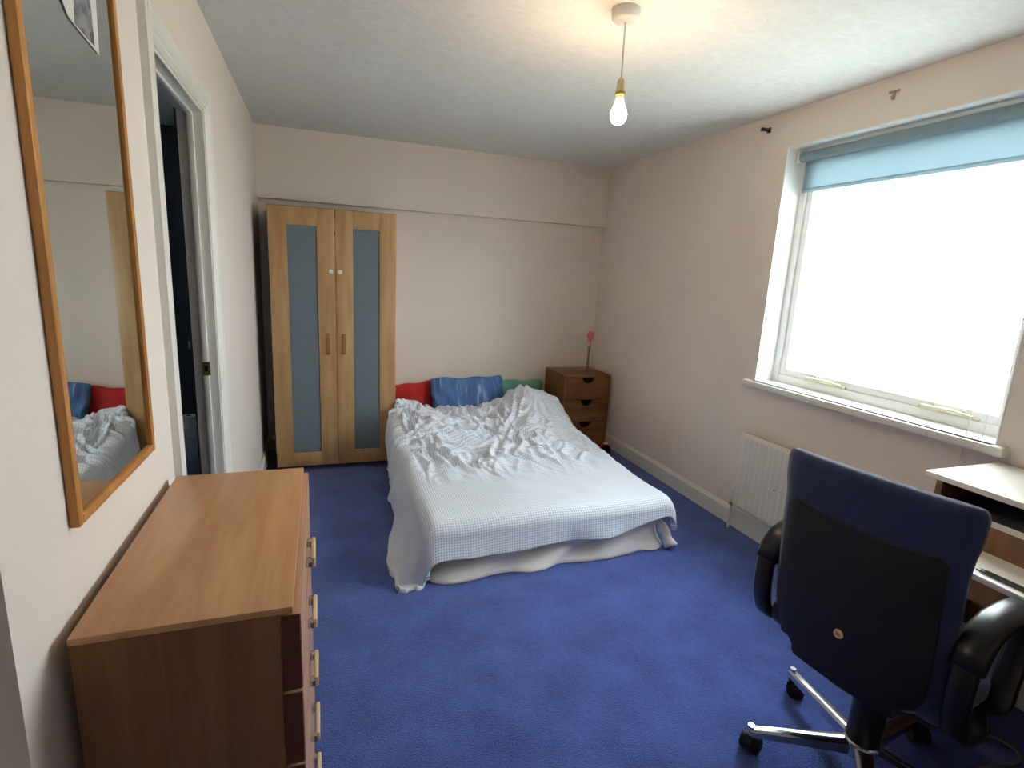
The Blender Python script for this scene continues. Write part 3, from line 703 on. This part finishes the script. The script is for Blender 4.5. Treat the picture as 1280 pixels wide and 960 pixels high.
# ------------------------------------------------------------------ office chair
oc = thing('office_chair', 'navy fabric swivel chair with black back shell and chrome base at the desk', 'chair', (1.93, -3.47, 0), math.radians(8.2))
rz = math.radians(8.2)
bm = bmesh.new(); lathe(bm, [(.045, .07), (.05, .075), (.05, .12), (.034, .135)], 20); obj('hub', bm, 'chrome', oc, True)
bm = bmesh.new(); lathe(bm, [(.046, .105), (.046, .27), (.038, .275), (.036, .35), (.024, .355), (.024, .40)], 20); obj('gas_column', bm, 'black', oc, True)
for k in range(5):
    a = math.radians(151-72*k)-rz
    ca, sa = math.cos(a), math.sin(a)
    bm = bmesh.new()
    f = lambda r, w, z: Vector((ca*r-sa*w, sa*r+ca*w, z))
    secs = [(.035, .024, .078, .118), (.15, .020, .075, .108), (.305, .015, .07, .094), (.325, .012, .072, .092)]
    R_ = [[bm.verts.new(f(r, s*w, z)) for s, z in ((-1, z0), (1, z0), (1, z1-.006), (.6, z1), (-.6, z1), (-1, z1-.006))] for r, w, z0, z1 in secs]
    for p, q in zip(R_, R_[1:]):
        for i in range(6): bm.faces.new((p[i], p[(i+1) % 6], q[(i+1) % 6], q[i]))
    bm.faces.new(R_[0]); bm.faces.new(R_[-1][::-1])
    obj('base_spoke', bm, 'chrome', oc, True)
    # twin wheel caster, swivelled a little
    px, py = ca*.318, sa*.318; sw = a+.9
    d = Vector((math.cos(sw), math.sin(sw), 0)); n = Vector((-d.y, d.x, 0)); cc = Vector((px, py, 0))-d*.018
    bm = bmesh.new(); tube(bm, [(px, py, .05), (px, py, .10)], .006, 8); tube(bm, [cc+n*-.009+Vector((0, 0, .033)), cc+n*.009+Vector((0, 0, .033))], .031, 18); cs = obj('caster', bm, 'black', oc, True)
    for s in (-1, 1):
        bm = bmesh.new(); tube(bm, [cc+n*s*.009+Vector((0, 0, .0275)), cc+n*s*.014+Vector((0, 0, .0275)), cc+n*s*.026+Vector((0, 0, .0275)), cc+n*s*.029+Vector((0, 0, .0275))], [.0255, .0275, .0275, .022], 22); obj('wheel', bm, 'blackrub', cs, True)
    bm = bmesh.new(); tube(bm, [(px, py, .088), (px, py, .102)], .010, 12); obj('swivel_cap', bm, 'chrome', cs, True)
# seat
def cushion(bm, w, d, t, z, seg=10):
    bx(bm, -d/2, d/2, -w/2, w/2, z, z+t, bev=min(t, .1)*.42, seg=4)
bm = bmesh.new(); cushion(bm, .48, .46, .085, .425); 
for v in bm.verts: v.co.x += .03
obj('seat', bm, 'chairblue', oc, 'all')
bm = bmesh.new(); bx(bm, -.17, .22, -.21, .21, .40, .432, bev=.012); obj('seat_pan', bm, 'black', oc, True)
bm = bmesh.new(); bx(bm, -.11, .11, -.075, .075, .355, .402, bev=.012); tube(bm, [(.02, -.07, .375), (.02, -.22, .37), (.025, -.26, .365)], [.006, .006, .010], 8); obj('tilt_mechanism', bm, 'black', oc, True)
bm = bmesh.new(); 
def bar(bm, pts, w, t):
    """flat bar swept in the local xz plane"""
    prev = None
    for i, p in enumerate(pts):
        a = Vector(pts[max(i-1, 0)]); b = Vector(pts[min(i+1, len(pts)-1)]); d = (b-a).normalized(); nrm = Vector((-d.z, 0, d.x)); p = Vector(p)
        ring = [bm.verts.new(p+nrm*t/2*sn+Vector((0, w/2*sw_, 0))) for sn, sw_ in ((1, -.7), (1, .7), (.5, 1), (-.5, 1), (-1, .7), (-1, -.7), (-.5, -1), (.5, -1))]
        if prev:
            for k in range(8): bm.faces.new((prev[k], prev[(k+1) % 8], ring[(k+1) % 8], ring[k]))
        else: bm.faces.new(ring[::-1])
        prev = ring
    bm.faces.new(prev)
bar(bm, [(-.02, 0, .385), (-.12, 0, .372), (-.19, 0, .38), (-.215, 0, .41), (-.218, 0, .45)], .075, .022); obj('back_support', bm, 'black', oc, True)
# backrest: curved slab following an outline
def backpt(s, z, dep):
    """s sideways, z height; dep 0 = rear face, positive forwards"""
    t = (z-.42)/.58
    x = -.205-.040*t - .012*math.sin(PI*t) + .55*s*s*(.8-.3*t)
    return Vector((x+dep, s, z))
def halfw(z):
    pts = [(.405, .10), (.42, .16), (.45, .205), (.50, .224), (.56, .228), (.66, .226), (.76, .224), (.85, .224), (.885, .227), (.905, .231), (.93, .234), (.975, .235), (.992, .231), (1.0, .222)]
    for (a, wa), (b, wb_) in zip(pts, pts[1:]):
        if a <= z <= b:
            t = (z-a)/(b-a); return wa+(wb_-wa)*t
    return pts[-1][1]
def slab(zs, hwf, d0, d1, nx=18, round_=.012):
    bm = bmesh.new(); F, B = [], []
    for zi, z in enumerate(zs):
        hw_ = hwf(z); rf, rb = [], []
        for i in range(nx+1):
            u = -1+2*i/nx; s = u*hw_; e = 1-abs(u)**8
            ev = min(1, min(z-zs[0], zs[-1]-z)/.03); k = math.sqrt(max(0, e))*math.sqrt(max(0, 1-(1-ev)**2))
            mid = (d0+d1)/2; rb.append(bm.verts.new(backpt(s, z, mid-(mid-d0)*(.25+.75*k)))); rf.append(bm.verts.new(backpt(s, z, mid+(d1-mid)*(.25+.75*k))))
        F.append(rf); B.append(rb)
    for R_ in (F, B):
        for a, b in zip(R_, R_[1:]):
            for k in range(nx): bm.faces.new((a[k], a[k+1], b[k+1], b[k]))
    for k in range(nx): bm.faces.new((F[0][k], F[0][k+1], B[0][k+1], B[0][k])); bm.faces.new((F[-1][k], F[-1][k+1], B[-1][k+1], B[-1][k]))
    for a, b, c, d in zip(F, F[1:], B, B[1:]):
        bm.faces.new((a[0], b[0], d[0], c[0])); bm.faces.new((a[nx], b[nx], d[nx], c[nx]))
    return bm
zs = [.405+.595*(.5-.5*math.cos(PI*i/46)) for i in range(47)]
bk = obj('backrest', slab(zs, halfw, -.012, .05), 'chairblue', oc, 'all')
def shellw(z): return max(.06, halfw(z)-.03) if z < .86 else .18
def shell():
    bm = bmesh.new(); F, B = [], []; nx = 20; zs2 = [.395+.475*i/24 for i in range(25)]
    for z in zs2:
        rf, rb = [], []
        for i in range(nx+1):
            u = -1+2*i/nx; t = (z-.40)/.47
            hw_ = max(.14, halfw(max(.405, min(.85, z)))-.026) if z < .86 else .175
            s = u*hw_; zz = z-.014*(1-u*u)*sstep(.6, 1, t)
            rb.append(bm.verts.new(backpt(s, zz, -.022 if abs(u) < .99 else -.013))); rf.append(bm.verts.new(backpt(s, zz, .01)))
        F.append(rf); B.append(rb)
    for R_ in (F, B):
        for a, b in zip(R_, R_[1:]):
            for k in range(nx): bm.faces.new((a[k], a[k+1], b[k+1], b[k]))
    for k in range(nx): bm.faces.new((F[0][k], F[0][k+1], B[0][k+1], B[0][k])); bm.faces.new((F[-1][k], F[-1][k+1], B[-1][k+1], B[-1][k]))
    for a, b, c, d in zip(F, F[1:], B, B[1:]):
        bm.faces.new((a[0], b[0], d[0], c[0])); bm.faces.new((a[nx], b[nx], d[nx], c[nx]))
    return bm
sh_ = obj('back_shell', shell(), 'shell', oc, True)
p0 = backpt(0, .555, -.024)
bm = bmesh.new(); tube(bm, [p0, p0+Vector((-.004, 0, 0))], [.0125, .0115], 22); bdg = obj('badge', bm, 'ivory', sh_, True); bdg['label'] = 'round cream badge'
bm = bmesh.new()
for dz in (-.0025, .0025): bx(bm, p0.x-.0052, p0.x-.0038, -.006, .006, .555+dz-.001, .555+dz+.001)
obj('badge_print', bm, 'darkhole', bdg)
# armrests: closed loops with padded tops
for s in (1, -1):
    y = s*.257
    bm = bmesh.new()
    lp = [(.04, y-s*.05, .415), (-.08, y, .42), (-.17, y, .44), (-.205, y, .50), (-.215, y, .58), (-.205, y, .65), (-.17, y, .695), (-.11, y, .712), (0, y, .712), (.06, y, .70), (.085, y, .66), (.075, y, .60), (.05, y, .52), (.02, y, .44), (.02, y-s*.04, .415)]
    # refine with Catmull-Rom
    P_ = [Vector(q) for q in lp]; out = []
    for i in range(len(P_)-1):
        a, b, c, d = P_[max(i-1, 0)], P_[i], P_[i+1], P_[min(i+2, len(P_)-1)]
        for t in (0, .25, .5, .75):
            out.append(.5*((2*b)+(c-a)*t+(2*a-5*b+4*c-d)*t*t+(3*b-a-3*c+d)*t**3))
    out.append(P_[-1]); bar(bm, out, .052, .03); ar = obj('armrest', bm, 'black', oc, 'all')
    bm = bmesh.new(); bar(bm, [(-.212, y, .63), (-.195, y, .675), (-.165, y, .704), (-.11, y, .722), (-.03, y, .724), (.04, y, .716), (.07, y, .695)], .066, .032); obj('arm_pad', bm, 'black', ar, 'all')

# ------------------------------------------------------------------ things glimpsed beyond the doorway
cb = thing('hall_cabinet', 'low white cabinet standing in the dark room beyond the doorway', 'cabinet', (-.47, -.30, 0))
boxo('body', 'greycab', cb, -.13, .13, -.15, .15, 0, .30, bev=.004); boxo('door', 'greycab', cb, -.12, .12, -.162, -.15, .02, .28, bev=.003)
bp = thing('toilet_roll', 'white paper roll on the low cabinet beyond the doorway', 'paper roll', (-.47, -.30, .302))
bm = bmesh.new(); lathe(bm, [(.045, 0), (.048, .004), (.048, .076), (.045, .08)], 20); obj('roll', bm, 'white', bp, True)
bm = bmesh.new(); lathe(bm, [(.016, .0795), (.016, .0812)], 14); obj('core_hole', bm, 'darkhole', bp)
sw = thing('light_switch', 'small switch on the grey panel in the dark room', 'switch', (-.555, .35, .78))
boxo('plate', 'white', sw, -.02, .02, -.01, 0, -.03, .03, bev=.003); boxo('rocker', 'white', sw, -.007, .007, -.015, -.009, -.012, .012)
